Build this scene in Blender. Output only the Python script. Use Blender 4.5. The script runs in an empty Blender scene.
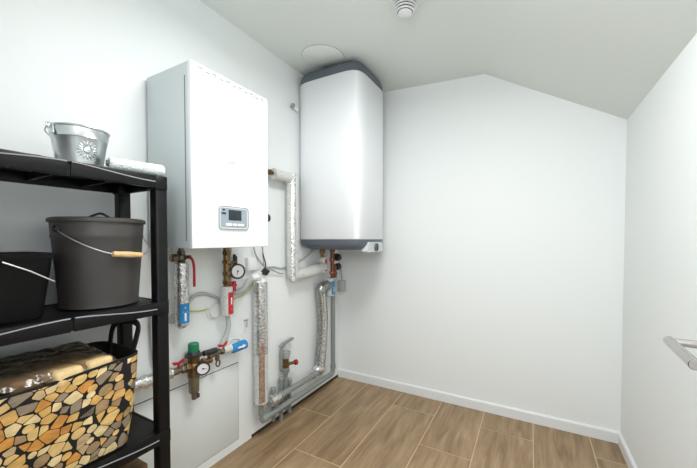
import bpy, bmesh, math, random
from mathutils import Vector, Matrix
R_ = math.radians
random.seed(7)
sc = bpy.context.scene
COL = sc.collection

# ------------------------------------------------------------------ camera, world, lights, exposure
cd = bpy.data.cameras.new('camera'); cam = bpy.data.objects.new('camera', cd); COL.objects.link(cam)
cam.location = (0, 0, 1.28)
cam.rotation_euler = (R_(90 - 1.447), 0, R_(29.242))
cd.sensor_width = 36.0; cd.lens = 36.0 * 325.24 / 697.0
cd.shift_y = 13.8 / 697.0; cd.clip_start = 0.02
sc.camera = cam

wd = bpy.data.worlds.new('world'); sc.world = wd; wd.use_nodes = True
wd.node_tree.nodes['Background'].inputs['Color'].default_value = (0.93, 0.97, 1.0, 1)
wd.node_tree.nodes['Background'].inputs['Strength'].default_value = 0.8

def area(name, loc, rot, size, power, color=(1, 1, 1), shape='DISK', size_y=None):
    l = bpy.data.lights.new(name, 'AREA'); l.shape = shape; l.size = size
    if size_y: l.size_y = size_y
    l.energy = power; l.color = color
    o = bpy.data.objects.new(name, l); o.location = loc; o.rotation_euler = rot; COL.objects.link(o); return o
area('ceiling_lamp_light', (-0.36, 0.98, 2.40), (0, 0, 0), 0.6, 20.5, (1.0, 0.99, 0.975))
area('doorway_light', (-0.1, -0.30, 1.72), (R_(84), 0, 0), 0.75, 12.5, (0.955, 0.985, 1.0), 'RECTANGLE', 0.6)

vs = sc.view_settings
sc.display_settings.display_device = 'sRGB'
vs.view_transform = 'Standard'; vs.look = 'None'; vs.exposure = 0.29; vs.gamma = 1.0; vs.use_curve_mapping = False

# ------------------------------------------------------------------ materials
def srgb(r, g, b):
    f = lambda c: (c / 255 / 12.92) if c / 255 <= 0.04045 else ((c / 255 + 0.055) / 1.055) ** 2.4
    return (f(r), f(g), f(b), 1)

def mat(name, col, rough=0.5, metal=0.0, bump=0.0, scale=60.0, vary=0.0, stretch=(1, 1, 1), coat=0.0, spec=0.5, coords='Object'):
    m = bpy.data.materials.new(name); m.use_nodes = True
    nt = m.node_tree; p = nt.nodes['Principled BSDF']
    p.inputs['Base Color'].default_value = col; p.inputs['Roughness'].default_value = rough
    p.inputs['Metallic'].default_value = metal; p.inputs['Specular IOR Level'].default_value = spec
    p.inputs['Coat Weight'].default_value = coat
    if bump or vary:
        tc = nt.nodes.new('ShaderNodeTexCoord'); mp = nt.nodes.new('ShaderNodeMapping')
        mp.inputs['Scale'].default_value = stretch
        nz = nt.nodes.new('ShaderNodeTexNoise'); nz.inputs['Scale'].default_value = scale; nz.inputs['Detail'].default_value = 5
        nt.links.new(tc.outputs[coords], mp.inputs['Vector']); nt.links.new(mp.outputs['Vector'], nz.inputs['Vector'])
        if bump:
            bp = nt.nodes.new('ShaderNodeBump'); bp.inputs['Strength'].default_value = bump; bp.inputs['Distance'].default_value = 0.004
            nt.links.new(nz.outputs['Fac'], bp.inputs['Height']); nt.links.new(bp.outputs['Normal'], p.inputs['Normal'])
        if vary:
            rp = nt.nodes.new('ShaderNodeValToRGB')
            rp.color_ramp.elements[0].position = 0.3; rp.color_ramp.elements[1].position = 0.7
            rp.color_ramp.elements[0].color = [c * (1 - vary) for c in col[:3]] + [1]
            rp.color_ramp.elements[1].color = [min(1, c * (1 + vary * 0.6)) for c in col[:3]] + [1]
            nt.links.new(nz.outputs['Fac'], rp.inputs['Fac']); nt.links.new(rp.outputs['Color'], p.inputs['Base Color'])
    return m

M = {}
M['wall'] = mat('white_wall_paint', srgb(240, 244, 244), 0.75, bump=0.03, scale=220)
M['ceil'] = mat('white_ceiling_paint', srgb(232, 237, 233), 0.8, bump=0.03, scale=220)
M['trim'] = mat('white_baseboard', srgb(236, 239, 240), 0.45)
M['panelw'] = mat('access_panel_board', srgb(226, 231, 230), 0.6)
M['gap'] = mat('dark_gap', srgb(64, 50, 36), 0.9)
M['grout'] = mat('beige_grout', srgb(216, 192, 158), 0.85)
M['black'] = mat('black_shelf_plastic', srgb(13, 13, 15), 0.4, bump=0.05, scale=300, spec=0.28)
M['ribp'] = mat('highlight_grey_plastic', srgb(150, 152, 158), 0.4)  # pale grey paints in the gloss highlight along the black shelf edges
M['tub'] = mat('black_tub_plastic', srgb(7, 7, 8), 0.5, spec=0.2)
M['ash'] = mat('charcoal_powder_coat', srgb(62, 59, 57), 0.45, metal=0.0, bump=0.04, scale=400)
M['galv'] = mat('galvanized_zinc', (0.66, 0.70, 0.71, 1), 0.30, metal=1.0, vary=0.12, scale=14)
M['wire'] = mat('steel_wire', (0.72, 0.72, 0.72, 1), 0.3, metal=1.0)
M['steel'] = mat('brushed_steel', (0.50, 0.48, 0.46, 1), 0.22, metal=1.0, bump=0.02, scale=200, stretch=(1, 0.05, 1))
M['chrome'] = mat('chrome', (0.8, 0.81, 0.82, 1), 0.12, metal=1.0)
M['brass'] = mat('brass', srgb(132, 106, 72), 0.32, metal=0.9, vary=0.25, scale=80)
M['bronze'] = mat('dull_nickel_brass', srgb(134, 124, 108), 0.32, metal=0.9, vary=0.3, scale=90)
M['copper'] = mat('copper', srgb(128, 84, 68), 0.35, metal=0.85, vary=0.2, scale=80)
M['lightwood'] = mat('turned_light_wood', srgb(222, 184, 132), 0.5, vary=0.2, scale=30, stretch=(6, 1, 6))
M['brownwood'] = mat('brown_rough_wood', srgb(120, 92, 62), 0.7, vary=0.45, scale=14, stretch=(8, 1, 8))
M['white_enamel'] = mat('white_enamel', srgb(240, 243, 246), 0.4)
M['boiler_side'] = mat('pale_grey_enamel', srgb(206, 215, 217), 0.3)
M['grey_cap'] = mat('slate_grey_plastic', srgb(92, 99, 107), 0.45)
M['white_plastic'] = mat('white_plastic', srgb(236, 238, 238), 0.4)
M['panel_face'] = mat('silver_grey_panel', srgb(150, 162, 172), 0.4)
M['print'] = mat('dark_grey_print', srgb(84, 88, 92), 0.5)
M['panel_light'] = mat('silver_plastic', srgb(206, 210, 214), 0.4)
M['lcd'] = mat('dark_lcd', srgb(40, 50, 55), 0.25)
M['dark'] = mat('dark_plastic', srgb(40, 42, 42), 0.45)
M['mark'] = mat('grey_print', srgb(112, 118, 122), 0.5)
M['red'] = mat('red_handle', srgb(176, 24, 40), 0.4)
M['redst'] = mat('red_sticker', srgb(196, 30, 52), 0.45)
M['blue'] = mat('blue_sticker', srgb(30, 134, 196), 0.45)
M['green'] = mat('green_cap', srgb(24, 122, 84), 0.45)
M['dial'] = mat('white_dial', srgb(238, 236, 240), 0.4)
M['greyplastic'] = mat('grey_pipe_plastic', srgb(140, 145, 143), 0.3)
M['greyhose'] = mat('grey_hose', srgb(178, 182, 180), 0.45)
M['cable'] = mat('grey_cable', srgb(168, 168, 164), 0.5)
M['earth'] = mat('yellow_green_wire', srgb(196, 204, 110), 0.5)
M['foil'] = mat('crinkled_foil_insulation', (0.74, 0.74, 0.73, 1), 0.22, metal=0.9, bump=1.0, scale=70, vary=0.45)
M['wrap'] = mat('white_foam_wrap', srgb(214, 216, 212), 0.4, bump=0.5, scale=90, vary=0.2)
M['pinkfoil'] = mat('copper_toned_foil', srgb(204, 180, 168), 0.28, metal=0.75, bump=0.9, scale=70, vary=0.4)
M['amber'] = mat('brown_grey_glass', srgb(126, 116, 98), 0.25, metal=0.4, vary=0.2, scale=60)
M['felt'] = mat('black_felt', srgb(22, 20, 20), 0.85, bump=0.2, scale=500)
M['fluff'] = mat('white_flecked_pile', srgb(222, 230, 228), 0.9, bump=1.0, scale=170, vary=0.35)
M['bristle'] = mat('grey_core', srgb(110, 116, 116), 0.7)
M['briq'] = mat('pressed_wood_briquette', srgb(232, 202, 148), 0.75, vary=0.2, scale=55, bump=0.4)
woods = [(232, 196, 128), (224, 178, 104), (214, 150, 70), (240, 214, 160), (150, 134, 112), (172, 142, 104), (204, 176, 134), (120, 108, 94)]
for i, c in enumerate(woods):
    M['log%d' % i] = mat('printed_log_end', srgb(*c), 0.6, vary=0.28, scale=26, stretch=(1, 1, 2.2))

def film_mat():
    m = bpy.data.materials.new('clear_film'); m.use_nodes = True; nt = m.node_tree
    out = nt.nodes['Material Output']; nt.nodes.remove(nt.nodes['Principled BSDF'])
    tr = nt.nodes.new('ShaderNodeBsdfTransparent'); tr.inputs['Color'].default_value = (0.80, 0.76, 0.70, 1)
    gl = nt.nodes.new('ShaderNodeBsdfGlossy'); gl.inputs['Roughness'].default_value = 0.18; gl.inputs['Color'].default_value = (0.9, 0.9, 0.88, 1)
    fr = nt.nodes.new('ShaderNodeFresnel'); fr.inputs['IOR'].default_value = 1.5
    tc = nt.nodes.new('ShaderNodeTexCoord'); nz = nt.nodes.new('ShaderNodeTexNoise'); nz.inputs['Scale'].default_value = 22
    bp = nt.nodes.new('ShaderNodeBump'); bp.inputs['Strength'].default_value = 0.6; bp.inputs['Distance'].default_value = 0.02
    nt.links.new(tc.outputs['Object'], nz.inputs['Vector']); nt.links.new(nz.outputs['Fac'], bp.inputs['Height'])
    nt.links.new(bp.outputs['Normal'], gl.inputs['Normal']); nt.links.new(bp.outputs['Normal'], fr.inputs['Normal'])
    mx = nt.nodes.new('ShaderNodeMixShader'); df = nt.nodes.new('ShaderNodeBsdfDiffuse'); df.inputs['Color'].default_value = srgb(168, 146, 116); m2 = nt.nodes.new('ShaderNodeMixShader'); m2.inputs['Fac'].default_value = 0.22
    nt.links.new(tr.outputs['BSDF'], m2.inputs[1]); nt.links.new(df.outputs['BSDF'], m2.inputs[2])
    nt.links.new(fr.outputs['Fac'], mx.inputs['Fac']); nt.links.new(m2.outputs['Shader'], mx.inputs[1]); nt.links.new(gl.outputs['BSDF'], mx.inputs[2])
    nt.links.new(mx.outputs['Shader'], out.inputs['Surface'])
    return m
M['film'] = film_mat()

def tile_mat():
    m = bpy.data.materials.new('wood_look_tile'); m.use_nodes = True; nt = m.node_tree; p = nt.nodes['Principled BSDF']
    uv = nt.nodes.new('ShaderNodeUVMap'); uv.uv_map = 'UVMap'
    def noise(sx, sy, det, dist=0.0):
        mp = nt.nodes.new('ShaderNodeMapping'); mp.inputs['Scale'].default_value = (sx, sy, 1)
        n = nt.nodes.new('ShaderNodeTexNoise'); n.inputs['Scale'].default_value = 1; n.inputs['Detail'].default_value = det; n.inputs['Distortion'].default_value = dist
        nt.links.new(uv.outputs['UV'], mp.inputs['Vector']); nt.links.new(mp.outputs['Vector'], n.inputs['Vector']); return n
    a = noise(24, 2.6, 8, 0.8); b = noise(150, 7, 5); c = noise(5, 2.2, 3)
    r1 = nt.nodes.new('ShaderNodeValToRGB'); e = r1.color_ramp.elements
    e[0].position = 0.32; e[0].color = srgb(144, 118, 87); e[1].position = 0.70; e[1].color = srgb(184, 158, 124)
    q = r1.color_ramp.elements.new(0.5); q.color = srgb(167, 139, 105)
    nt.links.new(a.outputs['Fac'], r1.inputs['Fac'])
    r2 = nt.nodes.new('ShaderNodeValToRGB'); e = r2.color_ramp.elements
    e[0].position = 0.36; e[0].color = (0.82, 0.80, 0.78, 1); e[1].position = 0.6; e[1].color = (1, 1, 1, 1)
    nt.links.new(b.outputs['Fac'], r2.inputs['Fac'])
    r3 = nt.nodes.new('ShaderNodeValToRGB'); e = r3.color_ramp.elements
    e[0].position = 0.35; e[0].color = (0.85, 0.84, 0.83, 1); e[1].position = 0.65; e[1].color = (1, 1, 1, 1)
    nt.links.new(c.outputs['Fac'], r3.inputs['Fac'])
    def mul(x, y):
        mm = nt.nodes.new('ShaderNodeMix'); mm.data_type = 'RGBA'; mm.blend_type = 'MULTIPLY'; mm.inputs['Factor'].default_value = 1
        nt.links.new(x, mm.inputs['A']); nt.links.new(y, mm.inputs['B']); return mm.outputs['Result']
    nt.links.new(mul(mul(r1.outputs['Color'], r2.outputs['Color']), r3.outputs['Color']), p.inputs['Base Color'])
    p.inputs['Roughness'].default_value = 0.42
    bp = nt.nodes.new('ShaderNodeBump'); bp.inputs['Strength'].default_value = 0.12; bp.inputs['Distance'].default_value = 0.002
    nt.links.new(b.outputs['Fac'], bp.inputs['Height']); nt.links.new(bp.outputs['Normal'], p.inputs['Normal'])
    return m
M['tile'] = tile_mat()

# ------------------------------------------------------------------ mesh builder
ORIG = {}
class MB:
    def __init__(s): s.v = []; s.f = []; s.m = []; s.smooth = 35
    def add(s, vs, fs, mi=0):
        o = len(s.v); s.v += [Vector(x) for x in vs]
        for f in fs: s.f.append([o + i for i in f]); s.m.append(mi)
        return s
    def box(s, lo, hi, bev=0.0, mi=0, seg=2, mtx=None):
        bm = bmesh.new(); bmesh.ops.create_cube(bm, size=1)
        for v in bm.verts: v.co = Vector([(lo[i] + hi[i]) / 2 + v.co[i] * (hi[i] - lo[i]) for i in range(3)])
        if bev: bmesh.ops.bevel(bm, geom=list(bm.edges), offset=bev, segments=seg, profile=0.5, affect='EDGES')
        bm.verts.index_update()
        vs = [(mtx @ v.co) if mtx else v.co.copy() for v in bm.verts]
        s.add(vs, [[v.index for v in f.verts] for f in bm.faces], mi); bm.free(); return s
    def lathe(s, base, axis, prof, seg=32, mi=0, closed=False):
        # prof: list of (radius, height along axis)
        a = Vector(axis).normalized(); t = Vector((0, 0, 1)) if abs(a.z) < 0.9 else Vector((1, 0, 0))
        x = a.cross(t).normalized(); y = a.cross(x); b = Vector(base); vs = []; fs = []
        for r, h in prof:
            for k in range(seg):
                q = 2 * math.pi * k / seg; vs.append(b + a * h + (x * math.cos(q) + y * math.sin(q)) * r)
        n = len(prof)
        for i in range(n - 1 + (1 if closed else 0)):
            j = (i + 1) % n
            for k in range(seg):
                l = (k + 1) % seg; fs.append([i * seg + k, j * seg + k, j * seg + l, i * seg + l])
        if not closed:
            if prof[0][0] > 1e-6: fs.append([k for k in range(seg)])
            if prof[-1][0] > 1e-6: fs.append([(n - 1) * seg + k for k in reversed(range(seg))])
        return s.add(vs, fs, mi)
    def cyl(s, p0, p1, r0, r1=None, seg=20, mi=0, bev=0.0):
        p0, p1 = Vector(p0), Vector(p1); L = (p1 - p0).length; r1 = r0 if r1 is None else r1
        pr = [(r0, 0), (r1, L)] if not bev else [(r0 - bev, 0), (r0, bev), (r1, L - bev), (r1 - bev, L)]
        return s.lathe(p0, p1 - p0, pr, seg, mi)
    def ball(s, c, r, mi=0, seg=16, sq=(1, 1, 1)):
        o = len(s.v); n = seg // 2
        s.lathe((0, 0, 0), (0, 0, 1), [(max(1e-5, r * math.sin(math.pi * i / n)), -r * math.cos(math.pi * i / n)) for i in range(n + 1)], seg, mi)
        for i in range(o, len(s.v)): s.v[i] = Vector([s.v[i][k] * sq[k] + c[k] for k in range(3)])
        return s
    def tube(s, pts, r, seg=12, mi=0, closed=False, radii=None):
        P = [Vector(p) for p in pts]; n = len(P); vs = []; fs = []
        def tan(i):
            if closed: return (P[(i + 1) % n] - P[i - 1]).normalized()
            return (P[min(i + 1, n - 1)] - P[max(i - 1, 0)]).normalized()
        t = tan(0); u = t.cross(Vector((0, 0, 1)))
        if u.length < 1e-3: u = t.cross(Vector((1, 0, 0)))
        u.normalize()
        for i in range(n):
            t = tan(i); u = (u - t * u.dot(t)).normalized(); w = t.cross(u); rr = radii[i] if radii else r
            for k in range(seg):
                q = 2 * math.pi * k / seg; vs.append(P[i] + (u * math.cos(q) + w * math.sin(q)) * rr)
        for i in range(n if closed else n - 1):
            j = (i + 1) % n
            for k in range(seg):
                l = (k + 1) % seg; fs.append([i * seg + k, i * seg + l, j * seg + l, j * seg + k])
        if not closed: fs.append([k for k in reversed(range(seg))]); fs.append([(n - 1) * seg + k for k in range(seg)])
        return s.add(vs, fs, mi)
    def prism(s, outline, d, mi=0):
        # outline: list of 3D points (planar), extruded by the vector d
        n = len(outline); d = Vector(d); vs = [Vector(p) for p in outline] + [Vector(p) + d for p in outline]
        fs = [list(reversed(range(n))), [n + i for i in range(n)]] + [[i, (i + 1) % n, n + (i + 1) % n, n + i] for i in range(n)]
        return s.add(vs, fs, mi)
    def build(s, name, mats, parent=None, label=None, uv=None):
        o0 = ORIG.get(parent, Vector((0, 0, 0))) if parent else Vector((0, 0, 0))
        me = bpy.data.meshes.new(name); me.from_pydata([v - o0 for v in s.v], [], s.f)
        if not isinstance(mats, (list, tuple)): mats = [mats]
        for m in mats: me.materials.append(m)
        me.polygons.foreach_set('material_index', s.m)
        me.polygons.foreach_set('use_smooth', [True] * len(s.f))
        bm = bmesh.new(); bm.from_mesh(me); bmesh.ops.recalc_face_normals(bm, faces=bm.faces); bm.to_mesh(me); bm.free()
        me.set_sharp_from_angle(angle=R_(s.smooth)); me.update()
        o = bpy.data.objects.new(name, me); COL.objects.link(o)
        if parent: o.parent = parent; ORIG[o] = o0
        else: ORIG[o] = Vector((0, 0, 0))
        if label: o['label'] = label
        return o

def fillet(pts, r, n=7):
    P = [Vector(p) for p in pts]; out = [P[0]]
    for i in range(1, len(P) - 1):
        a = (P[i - 1] - P[i]); b = (P[i + 1] - P[i]); ra = min(r, a.length * 0.49, b.length * 0.49)
        p0 = P[i] + a.normalized() * ra; p2 = P[i] + b.normalized() * ra
        for k in range(n + 1):
            t = k / n; out.append(p0 * (1 - t) ** 2 + P[i] * 2 * t * (1 - t) + p2 * t * t)
    out.append(P[-1]); return out

def spline(pts, n=8):
    P = [Vector(p) for p in pts]; Q = [P[0] * 2 - P[1]] + P + [P[-1] * 2 - P[-2]]; out = []
    for i in range(1, len(Q) - 2):
        for k in range(n):
            t = k / n; a, b, c, d = Q[i - 1], Q[i], Q[i + 1], Q[i + 2]
            out.append(0.5 * ((2 * b) + (c - a) * t + (2 * a - 5 * b + 4 * c - d) * t * t + (3 * b - a - 3 * c + d) * t ** 3))
    out.append(P[-1]); return out

def thing(name, label, cat, loc, group=None):
    o = bpy.data.objects.new(name, None); COL.objects.link(o); o.location = loc; o.empty_display_size = 0.05
    o['label'] = label; o['category'] = cat
    if group: o['group'] = group
    ORIG[o] = Vector(loc); return o
def tag(o, label, cat, group=None):
    o['label'] = label; o['category'] = cat
    if group: o['group'] = group
    return o
def recenter(o):
    # put a single-mesh thing's origin at the middle of its base
    me = o.data; xs = [v.co for v in me.vertices]
    c = Vector(((min(v.x for v in xs) + max(v.x for v in xs)) / 2, (min(v.y for v in xs) + max(v.y for v in xs)) / 2, min(v.z for v in xs)))
    me.transform(Matrix.Translation(-c)); o.location = c; return o
def solo(mb, name, mats, label, cat, group=None): return tag(recenter(mb.build(name, mats)), label, cat, group)
def struct(mb, name, mats, parent=None):
    o = mb.build(name, mats, parent)
    if not parent: o['kind'] = 'structure'
    return o

# ------------------------------------------------------------------ room shell
XL, XR, YB, YF = -1.558, 0.507, 2.591, 0.0
XG, ZL, ZG, ZR = -0.3085, 2.557, 2.492, 2.015
def zc(x): return ZL + (ZG - ZL) * (x - XL) / (XG - XL) if x <= XG else ZG + (ZR - ZG) * (x - XG) / (XR - XG)
T = 0.1
struct(MB().box((XL - T, YF - T, -0.02), (XL, YB + T, ZL + 0.1)), 'wall_left', M['wall'])
struct(MB().box((XR, YF - T, -0.02), (XR + T, YB + T, ZR + 0.3)), 'wall_right', M['wall'])
struct(MB().prism([(XL, YB, -0.02), (XR, YB, -0.02), (XR, YB, ZR + .08), (XG, YB, ZG + .08), (XL, YB, ZL + .08)], (0, T, 0)), 'wall_back', M['wall'])
mb = MB(); yy0, yy1 = YF - T, YB + T
mb.prism([(XL - T, yy0, ZL + (ZL - ZG) / (XG - XL) * T), (XG, yy0, ZG), (XR + T, yy0, ZR - .585 * T), (XR + T, yy0, ZR + .05), (XG, yy0, ZG + .12), (XL - T, yy0, ZL + .12)], (0, yy1 - yy0, 0))
struct(mb, 'ceiling', M['ceil'])
# front wall around the doorway the camera looks in from
DX0, DX1, DZ = -0.52, 0.312, 2.03
mb = MB()
mb.prism([(XL, YF, -0.02), (XL, YF, ZL + .05), (DX0, YF, zc(DX0) + .05), (DX0, YF, -0.02)], (0, -T, 0))
mb.prism([(DX1, YF, -0.02), (DX1, YF, zc(DX1) + .05), (XR, YF, ZR + .05), (XR, YF, -0.02)], (0, -T, 0))
mb.prism([(DX0, YF, DZ), (DX0, YF, zc(DX0) + .05), (XG, YF, ZG + .05), (DX1, YF, zc(DX1) + .05), (DX1, YF, DZ)], (0, -T, 0))
struct(mb, 'wall_front', M['wall'])

# floor: wood-look tiles in a third-offset bond over a grout bed
mb = MB(); mb.box((XL - T, YF - 1.6, -0.08), (XR + T, YB + T, -0.0015), mi=1)
xs = [XL, -1.2456, -0.9189, -0.5944, -0.2846, 0.0300, 0.3475, XR]
offs = [1.958, 1.55, 2.342, 1.964, 2.348, 1.60, 2.352]
g = 0.0026; quads = []
for i in range(7):
    y = offs[i] - 3.6
    while y < YB:
        a, b = max(y, YF - 1.6), min(y + 1.2, YB)
        if b - a > 0.01: quads.append((xs[i] + (0 if i == 0 else g), a + g, xs[i + 1] - (0 if i == 6 else g), b - (0 if b == YB else g)))
        y += 1.2
nf0 = len(mb.f)
for q in quads: mb.add([(q[0], q[1], 0), (q[2], q[1], 0), (q[2], q[3], 0), (q[0], q[3], 0)], [[0, 1, 2, 3]], 0)
fl = struct(mb, 'floor', [M['tile'], M['grout']])
uvl = fl.data.uv_layers.new(name='UVMap')
for pi, p in enumerate(fl.data.polygons):
    ox, oy = random.uniform(0, 40), random.uniform(0, 40)
    for li in p.loop_indices:
        co = fl.data.vertices[fl.data.loops[li].vertex_index].co; uvl.data[li].uv = (co.x + ox, co.y + oy)

def board(name, a, b, inward):
    a, b, n = Vector(a), Vector(b), Vector(inward)
    mb = MB(); mb.prism([a, a + n * .014, a + n * .014 + Vector((0, 0, .064)), a + n * .008 + Vector((0, 0, .073)), a + Vector((0, 0, .073))], b - a)
    mb.smooth = 20; struct(mb, name, M['trim'])
board('baseboard_back', (XL, YB, 0), (XR, YB, 0), (0, -1, 0))
board('baseboard_right', (XR, YF, 0), (XR, YB - .014, 0), (-1, 0, 0))
# shadow gap where the left wall board stops short of the floor
struct(MB().box((XL, 1.50, 0.0), (XL + .0025, YB - .014, 0.020)), 'trim_1', M['gap'])
# access panel low on the left wall, with its dark seam
t = thing('access_panel', 'large flat white access panel low on left wall under the pressure regulator', 'panel', (XL + .0004, 0.80, 0.056))
MB().box((XL + .0004, 0.203, 0.053), (XL + .0014, 1.394, 0.530)).build('seam', M['gap'], t)
MB().box((XL + .0006, 0.206, 0.056), (XL + .004, 1.391, 0.5265), .001).build('board', M['panelw'], t)

# door leaf opened into the room just right of the frame; its lever reaches into view
t = MB(); ang = R_(-4.0)
mtx = Matrix.Translation((0.276, 0.105, 0)) @ Matrix.Rotation(ang, 4, 'Z')
d = MB().box((-0.002, 0, 0.008), (0.038, 0.940, 2.02), .002, mtx=mtx)
door = struct(d, 'door_1', M['trim']); door['label'] = 'white door leaf standing open'
def DP(x, y, z): return mtx @ Vector((x, y, z))
h = MB()
LZ = 1.05; fy = 0.885
h.cyl(DP(-.002, fy, LZ), DP(-.010, fy, LZ), .026, seg=28, bev=.002)
h.cyl(DP(-.010, fy, LZ), DP(-.060, fy, LZ), .0085, seg=20)
h.cyl(DP(-.060, fy + .010, LZ), DP(-.060, fy - .168, LZ), .0100, seg=28, bev=.0012)
h.build('door_handle', M['steel'], door, 'brushed steel L-shaped lever handle')

# ------------------------------------------------------------------ black shelving unit
SX0, SX1, SY0, SY1 = -1.515, -1.203, 0.13, 0.744
TIERS = [0.10, 0.553, 1.046, 1.517]
sh = thing('shelving_unit', 'black plastic four-tier shelving unit standing against left wall', 'shelving', (-1.36, 0.44, 0))
def shelf_board(z):
    mb = MB(); mb.smooth = 30
    mb.box((SX0, SY0, z - .012), (SX1 - .004, SY1 - .003, z - .002), .002)
    th = .046
    # front fascia: two bowed panels with a dark split, thicker bead along the top
    ym = 0.445
    for a, b in ((SY0, ym - .003), (ym + .003, SY1)):
        mb.box((SX1 - .020, a, z - th), (SX1, b, z), .004)
    mb.box((SX1 - .014, SY0, z - th + .004), (SX1 - .004, SY1, z - .004))
    mb.box((SX0, SY0, z - th), (SX0 + .012, SY1, z), .003)
    for y in (SY0, SY1 - .014): mb.box((SX0, y, z - th), (SX1, y + .014, z), .004)
    for k in range(1, 4):
        y = SY0 + (SY1 - SY0) * k / 4; mb.box((SX0, y - .004, z - .036), (SX1 - .01, y + .004, z - .004))
    # sockets for the posts at the corners
    for px in (SX0 + .030, SX1 - .027):
        for py in (SY0 + .03, SY1 - .018):
            mb.box((px - .028, py - .027, z - th - .006), (px + .028, py + .020, z + .001), .006)
    o = mb.build('shelf_board', M['black'], sh)
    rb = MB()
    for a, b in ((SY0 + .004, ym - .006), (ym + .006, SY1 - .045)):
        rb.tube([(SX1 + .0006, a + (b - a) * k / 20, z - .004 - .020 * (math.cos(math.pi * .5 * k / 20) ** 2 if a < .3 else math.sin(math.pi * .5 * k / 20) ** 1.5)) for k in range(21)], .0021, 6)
    r = rb.build('highlight_bead', M['ribp'], o)  # bead follows the edge highlight, its brightness put into the colour
for z in TIERS: shelf_board(z)
for px, py in ((SX0 + .030, SY0 + .03), (SX0 + .030, SY1 - .018), (SX1 - .027, SY0 + .03), (SX1 - .027, SY1 - .018)):
    MB().box((px - .0225, py - .0225, 0), (px + .0225, py + .0225, TIERS[-1] - .01), .008, seg=3).build('post', M['black'], sh)

# ---- galvanized bucket on the top tier
def bail(ends, mid, n=24):
    a, b = Vector(ends[0]), Vector(ends[1]); c = (a + b) / 2; m = Vector(mid) - c
    return [c + (a - c) * math.cos(math.pi * k / n) + m * math.sin(math.pi * k / n) for k in range(n + 1)]
bz, bc = 1.519, Vector((-1.335, 0.524, 0))
t = thing('bucket', 'small shiny galvanized metal bucket on the top shelf', 'bucket', (bc.x, bc.y, bz))
mb = MB(); H, rb_, rt = 0.126, 0.061, 0.080
prof = [(rb_ - .004, 0.003), (rb_, 0), (rb_ + (rt - rb_) * .72, H * .72), (rb_ + (rt - rb_) * .74 + .0015, H * .74), (rb_ + (rt - rb_) * .76, H * .76), (rt, H), (rt - .0015, H), (rb_ - .001, .006), (1e-5, .006), (1e-5, 0.003)]
mb.lathe((bc.x, bc.y, bz), (0, 0, 1), prof, 48, closed=True); mb.build('body', M['galv'], t)
MB().lathe((bc.x, bc.y, bz + H), (0, 0, 1), [(rt + .0035 * math.cos(q), .0035 * math.sin(q)) for q in [2 * math.pi * k / 10 for k in range(10)]], 48, closed=True).build('rim', M['galv'], t)
hd = Vector((0.18, -1, 0)).normalized()
for sgn in (1, -1):
    p = bc + hd * sgn * (rt + .001) + Vector((0, 0, bz + H - .012))
    e = MB(); e.box((-.011, -.0025, -.018), (.011, .0025, .012), .002, mtx=Matrix.Translation(p) @ Matrix.Rotation(math.atan2(hd.y, hd.x) + math.pi / 2, 4, 'Z'))
    e.tube([p + hd * sgn * .006 + Vector((0, 0.007 * math.cos(q), .008 + .007 * math.sin(q))) for q in [2 * math.pi * k / 14 for k in range(14)]], .003, 8, closed=True)
    e.build('ear', M['galv'], t)
ends = [bc + hd * s * (rt + .006) + Vector((0, 0, bz + H - .004)) for s in (1, -1)]
side = Vector((-hd.y, hd.x, 0)); side = side if side.x < 0 else -side
MB().tube(bail(ends, bc + side * (rt + .008) + Vector((0, 0, bz + H - .020))), .0022, 8).build('handle', M['galv'], t)
# pressed sunflower on the side facing the room
fdir = Vector((1, -.10, 0)).normalized(); fr_ = Vector((-fdir.y, fdir.x, 0)); rad = rb_ + (rt - rb_) * .42
up = Vector((0, 0, 1)) * 1.0 + fdir * ((rt - rb_) / H); up.normalize(); fc = bc + fdir * (rad + .0006) + Vector((0, 0, bz + H * .42))
def onb(s, u):
    a = s / rad; d2 = fdir * math.cos(a) + fr_ * math.sin(a); z = H * .42 + u
    return bc + d2 * (rb_ + (rt - rb_) * z / H + .0004) + Vector((0, 0, bz + z))
e = MB()
for k in range(16):
    q = 2 * math.pi * k / 16; c0 = (.013 * math.cos(q), .013 * math.sin(q)); c1 = (.030 * math.cos(q), .030 * math.sin(q))
    e.tube([onb(c0[0] + (c1[0] - c0[0]) * j / 4, c0[1] + (c1[1] - c0[1]) * j / 4) for j in range(5)], .003, 8, radii=[.0008, .0022, .0028, .0022, .0006])
e.ball(onb(0, 0), .011, sq=(.25, 1, 1)); e.build('embossed_flower', M['galv'], t)

# black strap lying behind the bucket
mb = MB(); mb.tube(fillet([(-1.42, .385, 1.523), (-1.42, .40, 1.549), (-1.41, .45, 1.551), (-1.395, .475, 1.523)], .014), .008, 10)
mb.tube([(-1.44, .37, 1.523), (-1.38, .50, 1.523)], .0045, 8)
solo(mb, 'strap', M['dark'], 'short black strap lying behind the galvanized bucket', 'strap')

# white speckled paint roller sleeve on the end of the top tier
t = thing('paint_roller_sleeve', 'white speckled fluffy roller sleeve lying at end of top shelf', 'roller', (-1.245, .66, 1.519))
ra, rbp = Vector((-1.262, .575, 1.541)), Vector((-1.228, .745, 1.541)); ax = (rbp - ra).normalized()
mb = MB(); L = (rbp - ra).length
mb.lathe(ra, ax, [(.011, 0), (.019, 0.001), (.022, .006)] + [(.022 + .0012 * random.uniform(-1, 1), .01 + (L - .02) * k / 30) for k in range(31)] + [(.022, L - .006), (.018, L)], 28)
mb.build('pile', M['fluff'], t)
MB().cyl(ra - ax * .006, ra + ax * .004, .0115, seg=20, bev=.001).build('core', M['bristle'], t)

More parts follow.
